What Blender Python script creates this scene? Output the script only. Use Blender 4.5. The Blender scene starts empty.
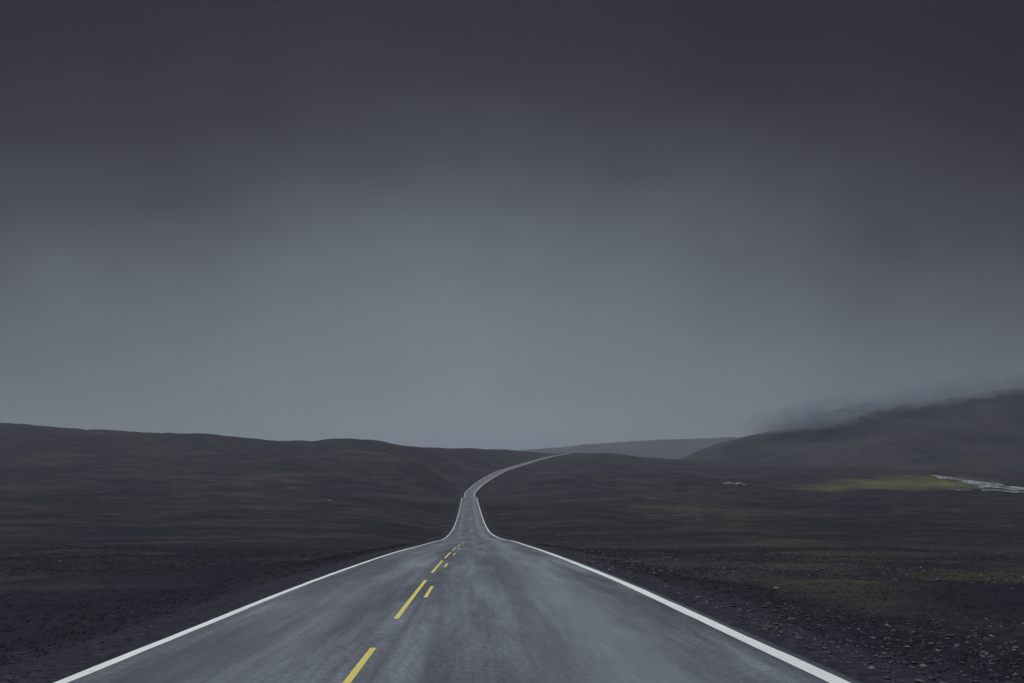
import bpy, bmesh, math, random
import numpy as np
from mathutils import Vector, noise as mnoise

random.seed(7)
rng = np.random.default_rng(11)
S = bpy.context.scene
COL = S.collection
F, CX, HY, CAMZ = 960.0, 512.0, 466.0, 1.6     # focal length (px), principal column, eye-level row, eye height (m)
EXPO = 0.75

# ------------------------------------------------------------------ camera
cam_d = bpy.data.cameras.new("camera")
cam = bpy.data.objects.new("camera", cam_d)
COL.objects.link(cam)
cam.location = (0, 0, CAMZ)
cam.rotation_euler = (math.radians(90), 0, 0)
cam_d.sensor_width = 36.0
cam_d.lens = 36.0 * F / 1024.0
cam_d.shift_y = (HY - 341.5) / 1024.0
cam_d.clip_start = 0.1
cam_d.clip_end = 30000
S.camera = cam

# ------------------------------------------------------------------ view / sampling
S.view_settings.view_transform = 'Standard'
S.view_settings.look = 'None'
S.view_settings.gamma = 1
S.view_settings.use_curve_mapping = False
S.view_settings.exposure = EXPO
S.render.engine = 'CYCLES'
S.cycles.use_denoising = True
S.cycles.volume_bounces = 1
S.cycles.max_bounces = 6
S.cycles.volume_step_rate = 2.0

SUN_EL, SUN_AZ = math.radians(68), math.radians(-25)     # azimuth clockwise from +Y (straight ahead)

# ------------------------------------------------------------------ sky
def lin(r, g, b, e=EXPO):
    f = lambda c: (c / 255 / 12.92 if c / 255 <= .04045 else ((c / 255 + .055) / 1.055) ** 2.4)
    k = 2 ** -e
    return (f(r) * k, f(g) * k, f(b) * k, 1)

W = bpy.data.worlds.new("World")
S.world = W
W.use_nodes = True
nt = W.node_tree
nt.nodes.clear()
def N(tree, typ, **kw):
    n = tree.nodes.new(typ)
    for k, v in kw.items():
        setattr(n, k, v)
    return n
def M(tree, op, a, b=None, c=None, clamp=False):
    n = N(tree, 'ShaderNodeMath', operation=op)
    n.use_clamp = clamp
    for i, v in enumerate((a, b, c)):
        if v is None: continue
        if isinstance(v, (int, float)): n.inputs[i].default_value = v
        else: tree.links.new(v, n.inputs[i])
    return n.outputs[0]
def ramp(tree, fac, stops, interp='LINEAR'):
    n = N(tree, 'ShaderNodeValToRGB')
    n.color_ramp.interpolation = interp
    e = n.color_ramp.elements
    while len(e) < len(stops): e.new(0.5)
    for el, (p, c) in zip(e, stops):
        el.position = p
        el.color = c if len(c) == 4 else (*c, 1)
    tree.links.new(fac, n.inputs[0])
    return n.outputs[0]
def mixc(tree, fac, a, b, blend='MIX'):
    n = N(tree, 'ShaderNodeMix', data_type='RGBA', blend_type=blend)
    for i, v in ((0, fac), (6, a), (7, b)):
        if isinstance(v, (int, float)): n.inputs[i].default_value = v
        elif isinstance(v, tuple): n.inputs[i].default_value = v if len(v) == 4 else (*v, 1)
        else: tree.links.new(v, n.inputs[i])
    return n.outputs[2]
def noise(tree, vec, scale, detail=4, rough=.55, out=0):
    n = N(tree, 'ShaderNodeTexNoise')
    n.inputs['Scale'].default_value = scale
    n.inputs['Detail'].default_value = detail
    n.inputs['Roughness'].default_value = rough
    tree.links.new(vec, n.inputs['Vector'])
    return n.outputs[out]
def mapping(tree, vec, scale=(1, 1, 1), rot=(0, 0, 0), loc=(0, 0, 0)):
    n = N(tree, 'ShaderNodeMapping')
    n.inputs['Scale'].default_value = scale
    n.inputs['Rotation'].default_value = rot
    n.inputs['Location'].default_value = loc
    tree.links.new(vec, n.inputs[0])
    return n.outputs[0]

tc = N(nt, 'ShaderNodeTexCoord')
d = tc.outputs['Generated']
sep = N(nt, 'ShaderNodeSeparateXYZ'); nt.links.new(d, sep.inputs[0])
dx, dy, dz = sep.outputs
# thick storm cloud: light low on the horizon ahead, heavy and dark overhead
dxs = M(nt, 'MULTIPLY', M(nt, 'ADD', dx, .01), M(nt, 'ADD', .30, M(nt, 'MULTIPLY', M(nt, 'ABSOLUTE', dz), .9)))
q = M(nt, 'SQRT', M(nt, 'ADD', M(nt, 'MULTIPLY', dxs, dxs), M(nt, 'MULTIPLY', dz, dz)))
n1 = noise(nt, mapping(nt, d, (1, 1, 1.3), loc=(1.7, .4, 5.2)), 2.6, 3, .5)
n2 = noise(nt, mapping(nt, d, (1, 1, 1.2), loc=(3, 1, 7)), 8.0, 4, .55)
q = M(nt, 'ADD', q, M(nt, 'MULTIPLY', M(nt, 'SUBTRACT', n1, .5), .13))
q = M(nt, 'ADD', q, M(nt, 'MULTIPLY', M(nt, 'SUBTRACT', n2, .5), .07))
cloud = ramp(nt, q, [(0.0, lin(128, 136, 142)), (.07, lin(119, 128, 134)), (.17, lin(102, 110, 117)),
                     (.26, lin(83, 87, 94)), (.32, lin(64, 65, 74)), (.39, lin(45, 43, 53)), (.46, lin(33, 29, 41)), (.8, lin(27, 23, 34))])
sky = N(nt, 'ShaderNodeTexSky', sky_type='NISHITA')
sky.sun_disc = False
sky.sun_elevation = SUN_EL
sky.sun_rotation = SUN_AZ
sky.air_density = 1.5
sky.dust_density = 3
skyc = N(nt, 'ShaderNodeVectorMath', operation='SCALE'); skyc.inputs['Scale'].default_value = .05
nt.links.new(sky.outputs[0], skyc.inputs[0])
allc = mixc(nt, .998, skyc.outputs[0], cloud)       # the clear sky is all but covered
bg = N(nt, 'ShaderNodeBackground'); bg.inputs['Strength'].default_value = 1
nt.links.new(allc, bg.inputs[0])
wo = N(nt, 'ShaderNodeOutputWorld'); nt.links.new(bg.outputs[0], wo.inputs[0])

# ------------------------------------------------------------------ sun behind the overcast
sl = bpy.data.lights.new("sun", 'SUN')
sl.energy = 1.5
sl.angle = math.radians(60)
sl.color = (.86, .925, 1.0)
sun = bpy.data.objects.new("sun", sl)
COL.objects.link(sun)
to_sun = Vector((math.sin(SUN_AZ) * math.cos(SUN_EL), math.cos(SUN_AZ) * math.cos(SUN_EL), math.sin(SUN_EL)))
sun.rotation_euler = (-to_sun).to_track_quat('-Z', 'Y').to_euler()
sun.location = (0, 0, 400)

# ------------------------------------------------------------------ numeric helpers
def pchip(x, y, xq):
    x = np.asarray(x, float); y = np.asarray(y, float); xq = np.clip(xq, x[0], x[-1])
    h = np.diff(x); dlt = np.diff(y) / h
    m = np.zeros_like(y)
    for i in range(1, len(x) - 1):
        if dlt[i - 1] * dlt[i] > 0:
            w1, w2 = 2 * h[i] + h[i - 1], h[i] + 2 * h[i - 1]
            m[i] = (w1 + w2) / (w1 / dlt[i - 1] + w2 / dlt[i])
    m[0], m[-1] = dlt[0], dlt[-1]
    k = np.clip(np.searchsorted(x, xq, side='right') - 1, 0, len(x) - 2)
    t = (xq - x[k]) / h[k]
    return ((1 + 2 * t) * (1 - t) ** 2 * y[k] + t * (1 - t) ** 2 * h[k] * m[k]
            + t * t * (3 - 2 * t) * y[k + 1] + t * t * (t - 1) * h[k] * m[k + 1])

LAT = rng.random((256, 256))
def vnoise(x, y):
    xi, yi = np.floor(x).astype(int), np.floor(y).astype(int)
    fx, fy = x - xi, y - yi
    fx = fx * fx * fx * (fx * (fx * 6 - 15) + 10); fy = fy * fy * fy * (fy * (fy * 6 - 15) + 10)
    a, b = LAT[xi & 255, yi & 255], LAT[(xi + 1) & 255, yi & 255]
    c, e = LAT[xi & 255, (yi + 1) & 255], LAT[(xi + 1) & 255, (yi + 1) & 255]
    return ((a * (1 - fx) + b * fx) * (1 - fy) + (c * (1 - fx) + e * fx) * fy) * 2 - 1
def fbm(x, y, o=4, g=.5):
    s, a, t = 0, 1, 0
    for i in range(o):
        s = s + a * vnoise(x * 2 ** i + 17.3 * i, y * 2 ** i + 5.1 * i); t += a; a *= g
    return s / t
def sstep(a, b, x):
    t = np.clip((x - a) / (b - a), 0, 1)
    return t * t * (3 - 2 * t)

# ------------------------------------------------------------------ road alignment (metres, survey stations along Y)
# Y, sight-line column, sight-line row at that distance, carriageway width
RD = [(9.04, 453.5, 683, 7.6), (13.9, 461.5, 624, 7.6), (20.7, 466.3, 588, 7.6), (34, 469.8, 562, 7.6), (51, 472, 550, 7.6),
      (70, 474.2, 544.6, 7.6), (92, 475.0, 541, 7.6), (120, 473.5, 539.0, 7.6), (155, 471.3, 535.5, 7.6), (200, 470.4, 530, 7.6),
      (252, 470.2, 522.5, 7.6), (330, 469.9, 512, 7.6), (417, 469.6, 503, 7.6), (477, 469.3, 498, 7.6),
      (600, 469.2, 499.5, 7.6), (730, 469.6, 496.4, 7.8), (800, 470.5, 492.2, 8.0), (870, 474.5, 488, 8.4), (960, 485, 480, 9),
      (1060, 500, 471.8, 9.4), (1250, 522, 464.5, 8.6), (1500, 541, 459.0, 8), (1750, 560, 454.8, 8), (1900, 577, 453.0, 8)]
RY = np.array([r[0] for r in RD]); RX = np.array([(r[1] - CX) * r[0] / F for r in RD])
RZ = np.array([CAMZ - (r[2] - HY) * r[0] / F for r in RD]); RW = np.array([r[3] for r in RD])
SL = (513 - HY) / F
RY = np.concatenate([[-60, -20, 0], RY, [2000, 2200, 2600]])
RX = np.concatenate([[-.16 + 60 * .0372, -.16 + 20 * .0372, -.16], RX, [175, 262, 450]])
RZ = np.concatenate([[60 * SL, 20 * SL, 0], RZ, [RZ[-1] - .5, RZ[-1] - 9, RZ[-1] - 30]])
RW = np.concatenate([[7.6] * 3, RW, [8, 8, 8]])
def smooth1(a, n):
    k = np.hanning(n + 2)[1:-1]; k /= k.sum()
    p = np.pad(a, n // 2, mode='reflect', reflect_type='odd')
    return np.convolve(p, k, mode='valid')[:len(a)]
RFY = np.concatenate([np.arange(-60, 100, .5), np.arange(100, 2600, 2.)])
RFX, RFZ, RFW = pchip(RY, RX, RFY), pchip(RY, RZ, RFY), pchip(RY, RW, RFY)
RFX[320:] = smooth1(RFX, 15)[320:]
def road_at(y):
    return np.interp(y, RFY, RFX), np.interp(y, RFY, RFZ), np.interp(y, RFY, RFW)
# signed lateral distance & station by sampling along the alignment
RT = np.gradient(RFX, RFY)
def road_dist(x, y):
    cx, cz, w = road_at(y)
    t = np.interp(y, RFY, RT)
    return (x - cx) / np.sqrt(1 + t * t), cz, w

# ------------------------------------------------------------------ moor height field
KY = np.array([51, 92, 155, 252, 417, 477, 600, 730, 900, 1200, 1500, 1900, 2600, 4000.])
KC = {
 -500: [554, 538, 522, 507, 482, 474, 460, 446, 428, 404, 412, 425, 440, 460],
 -150: [553, 538, 523, 508, 487, 480, 468, 456, 440, 416, 424, 434, 446, 460],
 0:    [552, 538, 524, 510, 491, 485, 474, 463, 449, 425, 432, 440, 450, 460],
 110:  [551, 538, 525, 511, 492, 486, 475, 464, 451, 432, 437, 443, 451, 460],
 215:  [551, 539, 526, 512, 493, 487, 476, 466, 453, 436, 441, 446, 452, 460],
 270:  [550, 539, 528, 514, 495, 489, 478, 468, 455, 440.6, 443, 447, 453, 460],
 305:  [550, 539, 529, 514, 496, 490, 480, 469, 457, 441.5, 444, 448, 453, 460],
 340:  [550, 539, 529, 515, 497, 491, 481, 470, 457, 438.3, 444, 448, 453, 460],
 375:  [550, 539.5, 530, 516, 498, 492, 483, 472, 459, 440, 445, 449, 453, 460],
 400:  [550, 540, 532, 518, 500, 494, 485, 475, 462, 446, 448, 450, 454, 460],
 450:  [550, 541, 535.5, 522, 503, 498, 494, 486, 472, 453, 449.5, 452, 456, 460],
 475:  [550, 541, 535.5, 522.5, 503, 498, 499, 495, 482, 460, 449.5, 451, 456, 460],
 500:  [550, 541, 535.5, 522.5, 503.5, 498.5, 498, 493, 483, 466, 452, 450, 456, 460],
 530:  [550, 541, 535.5, 522, 504, 498.5, 494, 488, 481, 468, 459, 451.5, 456, 460],
 560:  [550, 541, 535.5, 522, 504.5, 499, 492, 486, 479, 468, 460, 453.5, 456, 460],
 590:  [550, 541, 535.5, 522, 505, 499, 491, 484, 477, 466.5, 459, 451.5, 456, 460],
 640:  [550, 541, 536, 522, 506, 501, 493, 486, 479, 470, 464, 458.5, 460, 461],
 700:  [550, 541, 535, 522, 507, 502, 494, 487, 480, 471, 465, 462, 463, 464],
 800:  [551, 541, 535, 522, 508, 503, 496, 490, 482, 473, 469, 468, 467, 466],
 900:  [551, 541, 535, 523, 509, 504, 497, 491, 483, 475, 470.5, 469, 468, 466],
 1024: [552, 541, 535, 523, 510, 505, 498, 492, 485, 477, 471.5, 470, 468, 466],
 1300: [553, 541, 535, 523, 511, 506, 499, 493, 486, 478, 472, 470, 468, 466],
 1700: [554, 541, 535, 523, 511, 506, 499, 493, 486, 478, 472, 470, 468, 466]}
LYF = np.linspace(math.log(9), math.log(6000), 420)
PXF = np.linspace(-500, 1700, 560)
YF = np.exp(LYF)
cols = []
for c, rows in KC.items():
    ky = np.concatenate([[9, 21, 32], KY, [6000]])
    kz = np.concatenate([[0 - SL * 9, 0 - SL * 21, 0 - SL * 32 - .1],
                         CAMZ - (np.array(rows) - HY) * KY / F, [CAMZ - (rows[-1] - HY) * 6000 / F]])
    cols.append(pchip(np.log(ky), kz, LYF))
cols = np.array(cols)
ckeys = np.array(list(KC.keys()), float)
TAB = np.array([pchip(ckeys, cols[:, j], PXF) for j in range(len(LYF))])      # [Y, px]
def table(x, y):
    yy = np.maximum(y, 9.0)
    px = np.clip(CX + F * x / np.maximum(y, 20.0), PXF[0], PXF[-1])
    a = np.clip((np.log(yy) - LYF[0]) / (LYF[1] - LYF[0]), 0, len(LYF) - 1.001)
    b = np.clip((px - PXF[0]) / (PXF[1] - PXF[0]), 0, len(PXF) - 1.001)
    ia, ib = a.astype(int), b.astype(int)
    fa, fb = a - ia, b - ib
    z = ((TAB[ia, ib] * (1 - fb) + TAB[ia, ib + 1] * fb) * (1 - fa)
         + (TAB[ia + 1, ib] * (1 - fb) + TAB[ia + 1, ib + 1] * fb) * fa)
    return np.where(y < 9, -SL * y, z)

def ground_h(x, y):
    x = np.asarray(x, float); y = np.asarray(y, float)
    dd, rz, rw = road_dist(x, y)
    ad = np.abs(dd) - rw / 2
    z = table(x, y)
    far = sstep(60, 700, y)
    away = sstep(3, 40, ad)
    z = z + away * (fbm(x / 170, y / 170, 3) * (1.2 + 3.6 * far) + fbm(x / 38 + 9, y / 38, 3) * (.35 + 1.9 * far))
    z = z + sstep(1.5, 8, ad) * (fbm(x / 7 + 3, y / 7, 3) * .16 + fbm(x / 1.6, y / 1.6 + 8, 2) * .07)
    z = z + sstep(20, 60, ad) * far * fbm(x / 15 + 1, y / 22, 3) * .8
    # verge and shallow ditch beside the embankment
    z = z - .55 * sstep(1.6, 6, ad) * (1 - .7 * sstep(8, 30, ad))
    reach = 9 + .035 * np.maximum(y, 0) + .05 * np.maximum(y - 500, 0)
    k = sstep(1.1, reach, ad)
    edge = rz - .05 - .10 * sstep(.55, 1.6, ad) - .75 * sstep(1.5, 6, ad) * (1 - k)
    z = edge * (1 - k) + z * k
    z = np.where(ad < -.3, rz - .35, z)
    return z

def mesh_obj(name, verts, faces, mat, parent=None, uv=None, attrs=None, smooth=True):
    me = bpy.data.meshes.new(name)
    verts = np.asarray(verts, dtype=np.float32)
    if isinstance(faces, np.ndarray):
        n, k = faces.shape
        me.vertices.add(len(verts)); me.vertices.foreach_set('co', verts.ravel())
        me.loops.add(n * k); me.loops.foreach_set('vertex_index', faces.astype(np.int32).ravel())
        me.polygons.add(n); me.polygons.foreach_set('loop_start', np.arange(0, n * k, k, dtype=np.int32))
        me.update(calc_edges=True)
    else:
        me.from_pydata([tuple(v) for v in verts], [], faces)
    if uv is not None:
        ul = me.uv_layers.new(name='UVMap')
        li = np.empty(len(me.loops), dtype=np.int32); me.loops.foreach_get('vertex_index', li)
        ul.data.foreach_set('uv', np.asarray(uv, dtype=np.float32)[li].ravel())
    for an, vals in (attrs or {}).items():
        at = me.attributes.new(an, 'FLOAT', 'POINT')
        at.data.foreach_set('value', np.asarray(vals, dtype=np.float32))
    me.polygons.foreach_set('use_smooth', np.full(len(me.polygons), smooth))
    me.materials.append(mat)
    o = bpy.data.objects.new(name, me)
    COL.objects.link(o)
    if parent: o.parent = parent
    return o
def tag(o, label=None, cat=None, kind=None, group=None):
    if label: o['label'] = label
    if cat: o['category'] = cat
    if kind: o['kind'] = kind
    if group: o['group'] = group
    return o
def grid_faces(nr, nc):
    i = np.arange(nr - 1)[:, None] * nc + np.arange(nc - 1)[None, :]
    return np.stack([i, i + 1, i + nc + 1, i + nc], -1).reshape(-1, 4)

# ------------------------------------------------------------------ materials
def new_mat(name):
    m = bpy.data.materials.new(name); m.use_nodes = True
    t = m.node_tree
    b = t.nodes['Principled BSDF']
    return m, t, b
def attr(t, name):
    n = N(t, 'ShaderNodeAttribute', attribute_name=name); return n.outputs['Fac']
def bump(t, b, h, strength, dist):
    n = N(t, 'ShaderNodeBump'); n.inputs['Strength'].default_value = strength; n.inputs['Distance'].default_value = dist
    t.links.new(h, n.inputs['Height']); t.links.new(n.outputs[0], b.inputs['Normal'])

def moor_material():
    m, t, b = new_mat('moor')
    p = N(t, 'ShaderNodeTexCoord').outputs['Object']
    big = noise(t, mapping(t, p, (.8, 1.1, 1)), .013, 7, .66)
    mid = noise(t, mapping(t, p, (1, 1, 1), loc=(40, 9, 3)), .075, 7, .7)
    fine = noise(t, p, .9, 4, .65)
    grit = noise(t, p, 7.0, 3, .7)
    c = ramp(t, big, [(.38, (.0110, .0090, .0195)), (.47, (.0180, .0148, .0262)), (.54, (.037, .0300, .0330)), (.62, (.078, .062, .054))])
    c2 = ramp(t, mid, [(.39, (.0110, .0090, .0190)), (.51, (.0205, .0168, .0245)), (.62, (.080, .063, .054))])
    c = mixc(t, .55, c, c2)
    c = mixc(t, 1.0, c, (.88, .87, .92), 'MULTIPLY')
    ol = ramp(t, noise(t, mapping(t, p, loc=(7, 3, 1)), .022, 4, .6), [(.52, (0, 0, 0)), (.68, (1, 1, 1))])
    c = mixc(t, M(t, 'MULTIPLY', ol, .22), c, (.056, .052, .024))
    f = ramp(t, fine, [(.3, (.55, .55, .55)), (.5, (1, 1, 1)), (.72, (1.0, 1.0, 1.0))])
    c = mixc(t, .8, c, f, 'MULTIPLY')
    # pale straw and lichen specks
    sp = ramp(t, grit, [(.64, (0, 0, 0)), (.74, (1, 1, 1))])
    c = mixc(t, M(t, 'MULTIPLY', sp, M(t, 'MULTIPLY', fine, .55)), c, (.13, .12, .11))
    # grass of the meadow, bare wet verge, greener hollows (painted by place)
    c = mixc(t, M(t, 'MULTIPLY', attr(t, 'olive'), M(t, 'ADD', M(t, 'MULTIPLY', mid, 1.4), -.1), clamp=True), c, (.080, .071, .038))
    mg = ramp(t, noise(t, mapping(t, p, (1, .6, 1)), .035, 5, .65), [(.32, (.048, .052, .026)), (.5, (.092, .094, .038)), (.68, (.145, .135, .058))])
    mg = mixc(t, .6, mg, f, 'MULTIPLY')
    c = mixc(t, attr(t, 'meadow'), c, mg)
    vg = mixc(t, ramp(t, grit, [(.45, (0, 0, 0)), (.7, (1, 1, 1))]), (.020, .017, .030, 1), (.062, .056, .068, 1))
    c = mixc(t, attr(t, 'verge'), c, vg)
    t.links.new(c, b.inputs['Base Color'])
    b.inputs['Roughness'].default_value = .95
    b.inputs['Specular IOR Level'].default_value = .15
    h = M(t, 'ADD', M(t, 'MULTIPLY', fine, 1.0), M(t, 'MULTIPLY', grit, .25))
    bump(t, b, h, .6, .35)
    return m

def asphalt_material():
    m, t, b = new_mat('asphalt')
    uv = N(t, 'ShaderNodeTexCoord').outputs['UV']
    s = N(t, 'ShaderNodeSeparateXYZ'); t.links.new(uv, s.inputs[0])
    u, v = s.outputs[0], s.outputs[1]
    streak = noise(t, mapping(t, uv, (1.0, .03, 1)), 1.6, 8, .7)
    patch = noise(t, mapping(t, uv, (1.0, .075, 1), loc=(3, 5, 0)), .75, 7, .66)
    patch2 = noise(t, mapping(t, uv, (1.0, .17, 1), loc=(9, 2, 0)), 2.1, 7, .75)
    grain = noise(t, uv, 38, 4, .75)
    base = ramp(t, patch, [(.34, (.038, .038, .054)), (.46, (.080, .083, .102)), (.55, (.128, .138, .158)), (.66, (.185, .200, .220))])
    st = ramp(t, streak, [(.36, (.42, .42, .47)), (.5, (.92, .92, .94)), (.64, (1.4, 1.4, 1.38))])
    c = mixc(t, .75, base, st, 'MULTIPLY')
    p2 = ramp(t, patch2, [(.36, (.58, .58, .62)), (.5, (1, 1, 1)), (.64, (1.3, 1.3, 1.3))])
    c = mixc(t, .7, c, p2, 'MULTIPLY')
    p3 = ramp(t, noise(t, mapping(t, uv, (1, .45, 1)), 14, 6, .8), [(.38, (.48, .48, .51)), (.5, (1, 1, 1)), (.62, (1.42, 1.42, 1.42))])
    c = mixc(t, .7, c, p3, 'MULTIPLY')
    # wheel polish: a paler band in the right lane, oil-dark band along the lane middle, tar seam by the centre dashes
    def band(c0, w):
        e = M(t, 'DIVIDE', M(t, 'SUBTRACT', u, c0), w)
        return M(t, 'POWER', 2.718, M(t, 'MULTIPLY', M(t, 'MULTIPLY', e, e), -1))
    wob = M(t, 'ADD', .25, M(t, 'MULTIPLY', streak, 1.1))
    c = mixc(t, M(t, 'MULTIPLY', band(1.9, .75), M(t, 'MULTIPLY', wob, .62), clamp=True), c, (.21, .225, .24))
    c = mixc(t, M(t, 'MULTIPLY', band(-2.2, .5), M(t, 'MULTIPLY', wob, .35), clamp=True), c, (.17, .18, .19))
    c = mixc(t, M(t, 'MULTIPLY', band(1.05, .38), M(t, 'MULTIPLY', wob, .55), clamp=True), c, (.062, .062, .076))
    c = mixc(t, M(t, 'MULTIPLY', band(-2.95, .35), M(t, 'MULTIPLY', wob, .55), clamp=True), c, (.055, .055, .070))
    c = mixc(t, M(t, 'MULTIPLY', band(-.78, .035), M(t, 'MULTIPLY', ramp(t, streak, [(.42, (0, 0, 0)), (.6, (1, 1, 1))]), .7), clamp=True), c, (.030, .030, .038))
    c = mixc(t, M(t, 'MULTIPLY', band(.72, .03), M(t, 'MULTIPLY', ramp(t, patch2, [(.42, (0, 0, 0)), (.6, (1, 1, 1))]), .35), clamp=True), c, (.16, .165, .17))
    # darker tar and grit outside the edge lines
    au = M(t, 'ABSOLUTE', u)
    c = mixc(t, M(t, 'MULTIPLY', M(t, 'MULTIPLY', M(t, 'SUBTRACT', au, 3.72), 5, clamp=True), .95), c, (.030, .029, .040))
    gr = ramp(t, grain, [(.3, (.6, .6, .6)), (.5, (1, 1, 1)), (.7, (1.4, 1.4, 1.4))])
    c = mixc(t, .7, c, gr, 'MULTIPLY')
    t.links.new(c, b.inputs['Base Color'])
    r = ramp(t, patch2, [(.3, (.50, .5, .5)), (.7, (.78, .78, .78))])
    t.links.new(r, b.inputs['Roughness'])
    b.inputs['Specular IOR Level'].default_value = .35
    bump(t, b, grain, .35, .006)
    return m

def paint_material(name, col, worn):
    m, t, b = new_mat(name)
    uv = N(t, 'ShaderNodeTexCoord').outputs['UV']
    w = noise(t, mapping(t, uv, (1, .3, 1)), 9, 5, .75)
    c = mixc(t, ramp(t, w, [(.56, (0, 0, 0)), (.74, (1, 1, 1))]), col, worn)
    w2 = noise(t, mapping(t, uv, (1, .1, 1)), 1.3, 3, .6)
    c = mixc(t, .5, c, ramp(t, w2, [(.35, (.78, .78, .78)), (.6, (1, 1, 1))]), 'MULTIPLY')
    t.links.new(c, b.inputs['Base Color'])
    b.inputs['Roughness'].default_value = .6
    return m

def hill_material(name, a, bcol, green, sc):
    m, t, b = new_mat(name)
    p = N(t, 'ShaderNodeTexCoord').outputs['Object']
    n = noise(t, mapping(t, p, (1, 1, 2.5)), sc, 6, .62)
    n2 = noise(t, mapping(t, p, (1, .5, 3), loc=(5, 5, 5)), sc * 2.3, 6, .65)
    c = ramp(t, n, [(.36, a), (.62, bcol)])
    c = mixc(t, M(t, 'MULTIPLY', ramp(t, n2, [(.5, (0, 0, 0)), (.66, (1, 1, 1))]), .7), c, green)
    n3 = noise(t, p, sc * 12, 5, .7)
    c = mixc(t, .8, c, ramp(t, n3, [(.35, (.5, .5, .5)), (.65, (1.3, 1.3, 1.3))]), 'MULTIPLY')
    t.links.new(c, b.inputs['Base Color'])
    b.inputs['Roughness'].default_value = .95
    b.inputs['Specular IOR Level'].default_value = .1
    bump(t, b, n3, .7, 6)
    return m

def rock_material():
    m, t, b = new_mat('pale_rock')
    p = N(t, 'ShaderNodeTexCoord').outputs['Object']
    n = noise(t, p, 3.0, 5, .7)
    c = ramp(t, n, [(.3, (.08, .077, .078)), (.5, (.20, .195, .19)), (.7, (.34, .33, .31))])
    t.links.new(c, b.inputs['Base Color'])
    b.inputs['Roughness'].default_value = .85
    bump(t, b, n, .6, .05)
    return m

def gravel_material():
    m, t, b = new_mat('gravel')
    r = attr(t, 'shade')
    c = ramp(t, r, [(0, (.028, .026, .034)), (.55, (.060, .057, .062)), (.85, (.11, .106, .108)), (1, (.27, .26, .25))])
    t.links.new(c, b.inputs['Base Color'])
    b.inputs['Roughness'].default_value = .8
    return m

def tuft_material():
    m, t, b = new_mat('heather')
    r = attr(t, 'shade')
    c = ramp(t, r, [(0, (.034, .028, .046)), (.5, (.056, .047, .060)), (.8, (.090, .078, .068)), (1, (.16, .14, .11))])
    t.links.new(c, b.inputs['Base Color'])
    b.inputs['Roughness'].default_value = .9
    b.inputs['Specular IOR Level'].default_value = .1
    tr = N(t, 'ShaderNodeBsdfTranslucent'); t.links.new(c, tr.inputs[0])
    mx = N(t, 'ShaderNodeMixShader'); mx.inputs[0].default_value = .5      # thin leaves let light through
    t.links.new(b.outputs[0], mx.inputs[1]); t.links.new(tr.outputs[0], mx.inputs[2])
    t.links.new(mx.outputs[0], t.nodes['Material Output'].inputs[0])
    return m

def water_material():
    m, t, b = new_mat('river_water')
    p = N(t, 'ShaderNodeTexCoord').outputs['Object']
    n = noise(t, mapping(t, p, (1, .35, 1)), .12, 5, .65)
    foam = ramp(t, n, [(.44, (0, 0, 0)), (.62, (1, 1, 1))])
    c = mixc(t, foam, (.035, .042, .050, 1), (.62, .65, .67, 1))
    t.links.new(c, b.inputs['Base Color'])
    b.inputs['Roughness'].default_value = .25
    bump(t, b, noise(t, p, .6, 4, .6), .4, .3)
    return m

MOOR, ASPH = moor_material(), asphalt_material()
WHITE = paint_material('white_road_paint', (.90, .90, .84, 1), (.46, .45, .45, 1))
YELLOW = paint_material('yellow_road_paint', (.84, .66, .13, 1), (.42, .36, .14, 1))
ROCK, GRAV, TUFT, WATER = rock_material(), gravel_material(), tuft_material(), water_material()

# ------------------------------------------------------------------ ground
az = np.radians(np.concatenate([np.linspace(-82, -34, 60)[:-1], np.linspace(-34, 34, 760), np.linspace(34, 82, 60)[1:]]))
OY = -14.0
r = np.concatenate([np.exp(np.linspace(math.log(3), math.log(700), 330))[:-1], np.exp(np.linspace(math.log(700), math.log(2300), 170))[:-1],
                    np.exp(np.linspace(math.log(2300), math.log(9300), 30))])
RR, AA = np.meshgrid(r, az, indexing='ij')
GX, GY = RR * np.sin(AA), RR * np.cos(AA) + OY
GZ = ground_h(GX, GY)
GZ = np.where(GY > 5600, np.minimum(GZ, CAMZ - 5), GZ)
def to_px(x, y, z):
    yy = np.maximum(y, 1)
    return CX + F * x / yy, HY - F * (z - CAMZ) / yy
def meadow_mask(x, y):
    # flat river meadow on the valley floor, right of the road
    wob = fbm(x / 45, y / 90, 4)
    u = x / np.maximum(y, 1)
    lo = np.interp(u, [.22, .29, .34, .40, .45, .50, .53], [730, 710, 690, 700, 770, 830, 900]) + 50 * wob
    hi = np.interp(u, [.22, .29, .34, .40, .45, .50, .53], [790, 900, 1060, 1250, 1230, 1080, 950]) + 120 * wob
    k = sstep(-10, 55, y - lo + 30 * fbm(x / 14, y / 30 + 4, 3)) * sstep(0, 260, hi - y + 90 * fbm(x / 20, y / 50 + 9, 3)) * sstep(.24, .31, u) * (1 - sstep(.49, .54, u + .02 * wob))
    return k * np.clip(.85 + .5 * fbm(x / 25 + 3, y / 50, 3), 0, 1)
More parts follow.
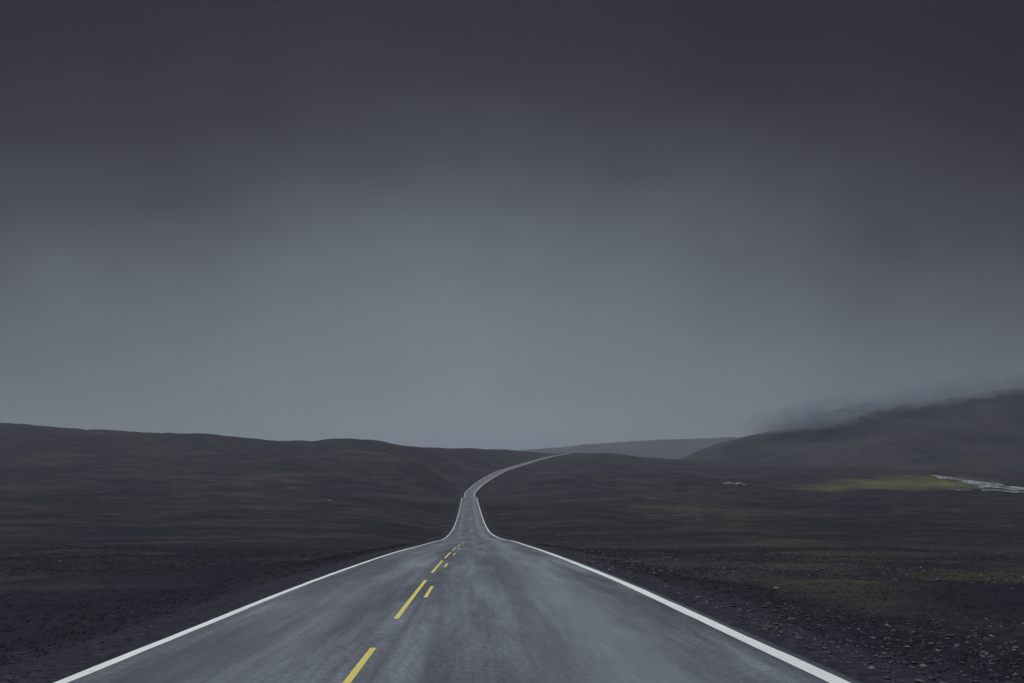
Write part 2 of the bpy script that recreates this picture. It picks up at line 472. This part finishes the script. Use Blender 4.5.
def olive_mask(x, y):
    u = x / np.maximum(y, 1)
    w = fbm(x / 30 + 5, y / 30, 4)
    uc = np.interp(np.log(np.maximum(y, 5)), np.log([18, 28, 60, 110, 200, 430, 600]), [.40, .37, .31, .27, .225, .185, .18])
    w2 = fbm(x / 6 + 2, y / 9, 4)
    a = np.exp(-(((u - uc + .03 * w) / (.05 + .02 * w2)) ** 2)) * sstep(16, 26, y + 4 * w2) * (1 - sstep(430, 650, y))
    b = .55 * sstep(.26, .40, u + .06 * w) * sstep(18, 34, y + 6 * w2) * (1 - sstep(60, 150, y + 40 * w))
    w3 = fbm(x / 1.7 + 5, y / 2.6, 3)
    return np.clip((a * .8 + b) * ((.46) + 1.1 * w2 + .5 * w + .7 * w3), 0, .8)
DD, _, GW = road_dist(GX, GY)
AD = np.abs(DD) - GW / 2
verge = (1 - sstep(.8, 2.4, AD + .8 * fbm(GX / 2, GY / 4, 3))) * .9
ground = mesh_obj('ground', np.stack([GX, GY, GZ], -1).reshape(-1, 3), grid_faces(len(r), len(az))[:, ::-1], MOOR,
                  attrs={'meadow': meadow_mask(GX, GY).ravel(), 'olive': olive_mask(GX, GY).ravel(), 'verge': verge.ravel()})
tag(ground, 'dark heather moorland rolling away on both sides of the road', 'ground', 'structure')

# ------------------------------------------------------------------ road
def ribbon(name, mat, us, y0, y1, lift, parent=None, step=None):
    ys = RFY[(RFY > y0) & (RFY < y1)]
    ys = np.concatenate([[y0], ys, [y1]])
    cx, cz, w = road_at(ys)
    t = np.interp(ys, RFY, RT); L = np.sqrt(1 + t * t)
    nx, ny = 1 / L, -t / L
    st = np.concatenate([[0], np.cumsum(np.hypot(np.diff(ys), np.diff(cx)))]) + y0
    k = w / 7.6
    vs, uv = [], []
    for u in us:
        uu = u(ys) if callable(u) else np.full_like(ys, u)
        side = lift - .018 * np.abs(uu)                      # slight crown
        vs.append(np.stack([cx + nx * uu * k, ys + ny * uu * k, cz + side], -1)); uv.append(np.stack([uu, st], -1))
    nr, nc = len(ys), len(us)
    V = np.stack(vs, 1).reshape(-1, 3); U = np.stack(uv, 1).reshape(-1, 2)
    return mesh_obj(name, V, grid_faces(nr, nc), mat, parent, uv=U)
def ragged(base, amp, seed):
    return lambda ys: base + amp * fbm(ys / 1.3 + seed, ys * 0 + seed, 3)
EDGE = 4.05
road = ribbon('road', ASPH, [ragged(-EDGE - .35, .12, 3), -EDGE + .15, -2.4, -1, 0, 1, 2.4, EDGE - .15, ragged(EDGE + .35, .12, 9)], -50, 2500, .03)
# the edges turn down into the verge
me = road.data
nvr = 9
co = np.empty(len(me.vertices) * 3, dtype=np.float32); me.vertices.foreach_get('co', co); co = co.reshape(-1, nvr, 3)
co[:, 0, 2] -= .10; co[:, -1, 2] -= .10
me.vertices.foreach_set('co', co.ravel())
tag(road, 'long grey two-lane asphalt road dipping and winding to the horizon', 'road', 'structure')
HALF = 3.8
tag(ribbon('edge_line', WHITE, [lambda y: -HALF + .065 - .14 * (1 + 1.6 * sstep(420, 900, y)) + .014 * fbm(y / .9, y * 0 + 2, 3), lambda y: -HALF + .07 + .014 * fbm(y / .9, y * 0 + 7, 3)], -50, 2300, .036, road))
tag(ribbon('edge_line', WHITE, [lambda y: HALF - .215 + .016 * fbm(y / .9, y * 0 + 12, 3), lambda y: HALF + .2 * sstep(420, 900, y) + .016 * fbm(y / .9, y * 0 + 21, 3)], -50, 2300, .036, road), 'broader white edge line along the right side')
CL = -.97
starts = [-22.5, -10.6, 2.75, 14.5, 26.4, 37.6, 49.2, 61, 73]
for i, y0 in enumerate(starts):
    ribbon('centre_dash', YELLOW, [CL - .064, CL + .014], y0, y0 + 8.6, .036, road)
for i, y0 in enumerate([-5, 5.6, 18.1, 29.6, 41.2, 53, 65, 77]):
    ribbon('short_dash', YELLOW, [CL + .19, CL + .26], y0, y0 + 2.9, .036, road)

# ------------------------------------------------------------------ mountain on the right and the far hill
def ridge_hill(name, mat, pts, yr, yfront, yback, zbase, rough, x0, x1, nx=420, ny=150):
    xs = np.linspace(x0, x1, nx); ts = np.linspace(0, 1, ny)
    X, T = np.meshgrid(xs, ts, indexing='ij')
    PX = CX + F * X / yr
    yp = pchip([p[0] for p in pts], [p[1] for p in pts], PX)
    H = CAMZ + (HY - yp) * yr / F
    Y = yfront + (yback - yfront) * T + 60 * fbm(X / 500, T * 2, 2)
    tr = (yr - yfront) / (yback - yfront)
    prof = np.where(T < tr, np.sin(np.clip(T / tr, 0, 1) * math.pi / 2) ** 1.25, np.cos(np.clip((T - tr) / (1 - tr), 0, 1) * math.pi / 2))
    ridged = 1 - np.abs(fbm(X / 230, Y / 420, 5))
    Z = zbase + (H - zbase) * prof + rough * prof * (1 - .55 * prof) * 2 * (fbm(X / 160, Y / 200, 5) + .8 * (ridged - .8))
    V = np.stack([X, Y, Z], -1).reshape(-1, 3)
    return mesh_obj(name, V, grid_faces(nx, ny)[:, ::-1], mat)
mt = ridge_hill('mountain', hill_material('mountain_slope', (.016, .015, .024), (.056, .050, .058), (.056, .055, .038), .008),
                [(660, 476), (690, 466), (702, 459.5), (735, 441), (770, 431), (805, 425), (830, 411), (870, 403.5), (910, 404), (950, 399), (1024, 387),
                 (1150, 379), (1400, 374), (1800, 410)], 2400, 1560, 3600, -40, 13, 380, 3200)
tag(mt, 'dark mountain slope on the right with its top lost in cloud', 'mountain', 'structure')
fh = ridge_hill('far_hill', hill_material('far_hill_slope', (.02, .02, .026), (.035, .034, .036), (.03, .032, .02), .004),
                [(-500, 452), (300, 455), (480, 453), (545, 449), (600, 443.5), (660, 440), (715, 438), (760, 436.5), (900, 436), (1200, 444), (2000, 458)],
                7600, 6300, 9400, -40, 9, -7800, 8200)
tag(fh, 'low pale hill fading into mist at the end of the valley', 'hill', 'structure')

# ------------------------------------------------------------------ river
def river(name, pts, label):
    """pts: (Y, X/Y ratio, width)"""
    P = np.array(pts, float)
    tt = np.linspace(0, len(P) - 1, 160)
    Y = pchip(np.arange(len(P)), P[:, 0], tt); U = pchip(np.arange(len(P)), P[:, 1], tt); Wd = pchip(np.arange(len(P)), P[:, 2], tt)
    X = U * Y
    tx, ty = np.gradient(X), np.gradient(Y); L = np.hypot(tx, ty)
    nx, ny = -ty / L, tx / L
    rows = []
    for k in np.linspace(-1, 1, 7):
        j = Wd / 2 * k * (1 + .35 * fbm(tt * 2.1 + 7 * k, tt * 0 + k * 3, 3)) + 3 * fbm(tt * 1.2, tt * 0 + 2, 2)
        x, y = X + nx * j, Y + ny * j
        rows.append(np.stack([x, y, ground_h(X, Y) * .5 + ground_h(x, y) * .5 + .35], -1))
    o = mesh_obj(name, np.stack(rows, 1).reshape(-1, 3), grid_faces(len(tt), 7), WATER)
    me = o.data
    me.flip_normals() if me.polygons[0].normal.z < 0 else None
    return tag(o, label, 'river', 'structure')
river('river', [(1120, .405, 2), (1085, .428, 5), (1040, .448, 12), (980, .472, 24), (900, .500, 34), (840, .535, 40), (780, .60, 44)],
      'pale river running past the far side of the green meadow')
river('river', [(790, .462, 3), (765, .482, 9), (735, .500, 15), (705, .525, 22), (670, .56, 30)],
      'short side channel nearer than the main river at right')

# ------------------------------------------------------------------ fog
def volume_mat(name, col, dens, g, noise_scale=None, thresh=(.45, .65), falloff=None):
    m = bpy.data.materials.new(name); m.use_nodes = True
    t = m.node_tree; t.nodes.clear()
    pv = N(t, 'ShaderNodeVolumePrincipled')
    pv.inputs['Color'].default_value = (*col, 1)
    pv.inputs['Density'].default_value = dens
    pv.inputs['Anisotropy'].default_value = g
    out = N(t, 'ShaderNodeOutputMaterial')
    t.links.new(pv.outputs[0], out.inputs['Volume'])
    if noise_scale:
        tcn = N(t, 'ShaderNodeTexCoord')
        n = noise(t, mapping(t, tcn.outputs['Object'], (1, .6, 1.8)), noise_scale, 6, .66)
        g_ = N(t, 'ShaderNodeVectorMath', operation='LENGTH')
        t.links.new(mapping(t, tcn.outputs['Generated'], (2, 2, 2), loc=(-1, -1, -1)), g_.inputs[0])
        fall = M(t, 'SUBTRACT', 1, g_.outputs['Value'], clamp=True)
        fall = M(t, 'MULTIPLY', fall, 2.2, clamp=True)
        k = M(t, 'MULTIPLY', M(t, 'SUBTRACT', n, thresh[0]), 1 / (thresh[1] - thresh[0]), clamp=True)
        dn = M(t, 'MULTIPLY', M(t, 'MULTIPLY', k, fall), dens)
        t.links.new(dn, pv.inputs['Density'])
    return m
HAZE = volume_mat('haze_air', (.84, .89, 1.0), .000095, .55)
bm = bmesh.new()
bmesh.ops.create_cube(bm, size=1)
zlo = float(min(GZ.min(), -45)) - 1
for v in bm.verts:
    v.co = Vector((v.co.x * 20000, 4000 + v.co.y * 17000, zlo + (v.co.z + .5) * (275 - zlo)))
me = bpy.data.meshes.new('haze'); bm.to_mesh(me); bm.free(); me.materials.append(HAZE)
hz = bpy.data.objects.new('haze', me); COL.objects.link(hz)
tag(hz, 'thin grey mist in the air over the whole valley', 'haze', 'stuff')

FOG = volume_mat('fog', (.46, .50, .555), .021, .2, .024, (.42, .58))
def fog_bank(name, px, py, yy, sx, sy, sz, label):
    bm = bmesh.new()
    bmesh.ops.create_icosphere(bm, subdivisions=3, radius=1)
    for v in bm.verts:
        k = 1 + .22 * mnoise.noise(v.co * 1.7 + Vector((px, 0, 0)))
        v.co = Vector((v.co.x * sx * k, v.co.y * sy * k, v.co.z * sz * k))
    me = bpy.data.meshes.new(name); bm.to_mesh(me); bm.free(); me.materials.append(FOG)
    o = bpy.data.objects.new(name, me); COL.objects.link(o)
    o.location = ((px - CX) * yy / F, yy, CAMZ + (HY - py) * yy / F)
    o.rotation_euler = (0, -.12, 0)
    return tag(o, label, 'cloud', 'stuff')
fog_bank('low_cloud', 858, 412, 2180, 270, 110, 46, 'ragged low cloud drifting across the shoulder of the mountain')
fog_bank('low_cloud', 800, 425, 2170, 130, 80, 22, 'small wisp of low cloud at the left end of the mountain ridge')
fog_bank('low_cloud', 990, 387, 2240, 300, 110, 42, 'ragged low cloud hiding the mountain top at the right edge')

# ------------------------------------------------------------------ loose stones, heather, boulders
ICO = bmesh.new(); bmesh.ops.create_icosphere(ICO, subdivisions=1, radius=1)
IV = np.array([v.co[:] for v in ICO.verts]); IFc = np.array([[v.index for v in f.verts] for f in ICO.faces]); ICO.free()
def scatter_stones(name, xs, ys, sizes, shade, label):
    n = len(xs)
    zs = ground_h(xs, ys)
    ang = rng.random(n) * 6.283
    jit = 1 + .35 * (rng.random((n, len(IV))) - .5) * 2
    sc = np.stack([sizes * (.8 + .7 * rng.random(n)), sizes * (.7 + .5 * rng.random(n)), sizes * (.45 + .35 * rng.random(n))], -1)
    P = IV[None] * jit[..., None] * sc[:, None, :]
    ca, sa = np.cos(ang)[:, None], np.sin(ang)[:, None]
    X = P[..., 0] * ca - P[..., 1] * sa + xs[:, None]; Y = P[..., 0] * sa + P[..., 1] * ca + ys[:, None]
    Z = P[..., 2] + (zs + sizes * .12)[:, None]
    V = np.stack([X, Y, Z], -1).reshape(-1, 3)
    Fc = (IFc[None] + (np.arange(n) * len(IV))[:, None, None]).reshape(-1, 3)
    o = mesh_obj(name, V, Fc, GRAV, attrs={'shade': np.repeat(shade, len(IV))}, smooth=False)
    return tag(o, label, 'gravel', 'stuff')
def strip(n, y0, y1, d0, d1, side, powr=1.0):
    y = np.exp(rng.uniform(math.log(y0), math.log(y1), n))
    cx, _, w = road_at(y)
    dd = w / 2 + d0 + (d1 - d0) * rng.random(n) ** powr
    return cx + side * dd, y
x1, y1 = strip(30000, 6, 60, .45, 18, 1, 1.2)
x2, y2 = strip(9000, 30, 260, 1.0, 110, 1, 1.2)
xs, ys = np.concatenate([x1, x2]), np.concatenate([y1, y2])
keep = fbm(xs / 9, ys / 14, 3) > -.05 + .5 * (rng.random(len(xs)) - .5)
xs, ys = xs[keep], ys[keep]
sz = (.006 + .034 * rng.random(len(xs)) ** 4) * (1 + np.clip(ys, 0, 200) / 80)
scatter_stones('gravel', xs, ys, sz, rng.random(len(xs)) ** 1.5, 'small grey stones strewn over the verge right of the road')
x1, y1 = strip(3500, 8, 160, .5, 3.5, -1, 1.6)
sz = (.005 + .02 * rng.random(len(x1)) ** 4) * (1 + y1 / 90)
scatter_stones('gravel', x1, y1, sz, rng.random(len(x1)) ** 3 * .8, 'fine dark stones along the verge left of the road')

def tufts(name, xs, ys, size, label, nb=7):
    n = len(xs)
    zs = ground_h(xs, ys)
    a = rng.random((n, nb)) * 6.283
    lean = .5 + .9 * rng.random((n, nb)); h = size[:, None] * (.5 + .8 * rng.random((n, nb)))
    w = size[:, None] * .07 * (.6 + rng.random((n, nb)))
    bx = xs[:, None] + np.cos(a) * size[:, None] * .3 * rng.random((n, nb)); by = ys[:, None] + np.sin(a) * size[:, None] * .3 * rng.random((n, nb))
    tx, ty = bx + np.cos(a) * lean * h, by + np.sin(a) * lean * h
    px, py = -np.sin(a) * w, np.cos(a) * w
    z0 = np.broadcast_to(zs[:, None] - .02, bx.shape)
    mx, my = bx * .5 + tx * .5, by * .5 + ty * .5
    V = np.stack([np.stack([bx - px, by - py, z0], -1), np.stack([bx + px, by + py, z0], -1),
                  np.stack([mx + px * .8, my + py * .8, z0 + h * .6], -1), np.stack([tx, ty, z0 + h * .9], -1)], 2).reshape(-1, 3)
    Fc = np.arange(n * nb * 4).reshape(-1, 4)
    sh = np.repeat(np.clip(rng.random(n) * .7 + .3 * rng.random(n), 0, 1), nb * 4)
    return tag(mesh_obj(name, V, Fc, TUFT, attrs={'shade': sh}, smooth=False), label, 'heather', 'stuff')
for side, lab in ((1, 'low dark heather growing on the moor right of the road'), (-1, 'low dark heather growing on the moor left of the road')):
    x1, y1 = strip(30000, 8, 80, 1.2, 30, side, 1.1)
    x2, y2 = strip(26000, 40, 400, 1.5, 170, side, 1.0)
    xs, ys = np.concatenate([x1, x2]), np.concatenate([y1, y2])
    keep = fbm(xs / 12 + 4, ys / 16, 3) > -.35 + .7 * (rng.random(len(xs)) - .5)
    xs, ys = xs[keep], ys[keep]
    tufts('heather', xs, ys, (.022 + .038 * rng.random(len(xs))) * (1 + ys / 90), lab)

def ground_hit(px, py):
    """the moor point seen along a sight line, found by marching outwards"""
    y = np.exp(np.linspace(math.log(8), math.log(2200), 6000))
    x = (px - CX) * y / F
    z = CAMZ + (HY - py) * y / F
    k = np.argmax(ground_h(x, y) > z)
    return x[k], y[k]
def outcrop(px, py, wpx, label):
    x, y = ground_hit(px, py)
    s = wpx * y / F / 2
    bm = bmesh.new()
    g0 = float(ground_h(np.array([x]), np.array([y]))[0])
    for i in range(16):
        ox, oy = random.uniform(-1, 1) * s, random.uniform(-.9, .9) * s
        rr = s * random.uniform(.10, .24)
        gz = float(ground_h(np.array([x + ox]), np.array([y + oy]))[0]) - g0
        q = bmesh.ops.create_icosphere(bm, subdivisions=2, radius=1)
        for v in q['verts']:
            k = 1 + .5 * mnoise.noise(v.co * 1.2 + Vector((i * 3.1, 0, 0)))
            v.co = Vector((v.co.x * rr * k * 1.3 + ox, v.co.y * rr * k + oy, v.co.z * rr * k * .8 + gz + rr * .2))
    me = bpy.data.meshes.new('rock_outcrop'); bm.to_mesh(me); bm.free(); me.materials.append(ROCK)
    o = bpy.data.objects.new('rock_outcrop', me); COL.objects.link(o)
    o.location = (x, y, g0)
    return tag(o, label, 'rock outcrop')
def boulder(px, py, wpx, label, flat=.55):
    x, y = ground_hit(px, py)
    s = wpx * y / F / 2
    bm = bmesh.new(); bmesh.ops.create_icosphere(bm, subdivisions=3, radius=1)
    o_ = Vector((px * .37, py * .11, 0))
    for v in bm.verts:
        k = 1 + .32 * mnoise.noise(v.co * 1.1 + o_) + .12 * mnoise.noise(v.co * 3 + o_)
        c = v.co * k
        v.co = Vector((c.x * s, c.y * s * .8, max(c.z, -.4) * s * flat))
    me = bpy.data.meshes.new('boulder'); bm.to_mesh(me); bm.free(); me.materials.append(ROCK)
    o = bpy.data.objects.new('boulder', me); COL.objects.link(o)
    o.location = (x, y, float(ground_h(np.array([x]), np.array([y]))[0]) + s * flat * .25)
    return tag(o, label, 'boulder', group='pale boulders lying on the moor')
boulder(776, 589, 6, 'small pale stone lying on dark ground to the right of the road')
outcrop(736, 485, 24, 'broken pale rock outcrop on the moor left of the green meadow')
boulder(690, 493, 4, 'lone pale rock a little nearer the road than the broken outcrop', .5)
boulder(330, 501, 5, 'pale flat rock alone on the moor left of the road', .4)
boulder(213, 482, 5, 'grey rock highest up on the left moor', .5)
boulder(60, 562, 4, 'small grey stone at the far left of the dark moor', .6)
boulder(827, 555, 4, 'small pale stone at the edge of the olive grass patch', .7)
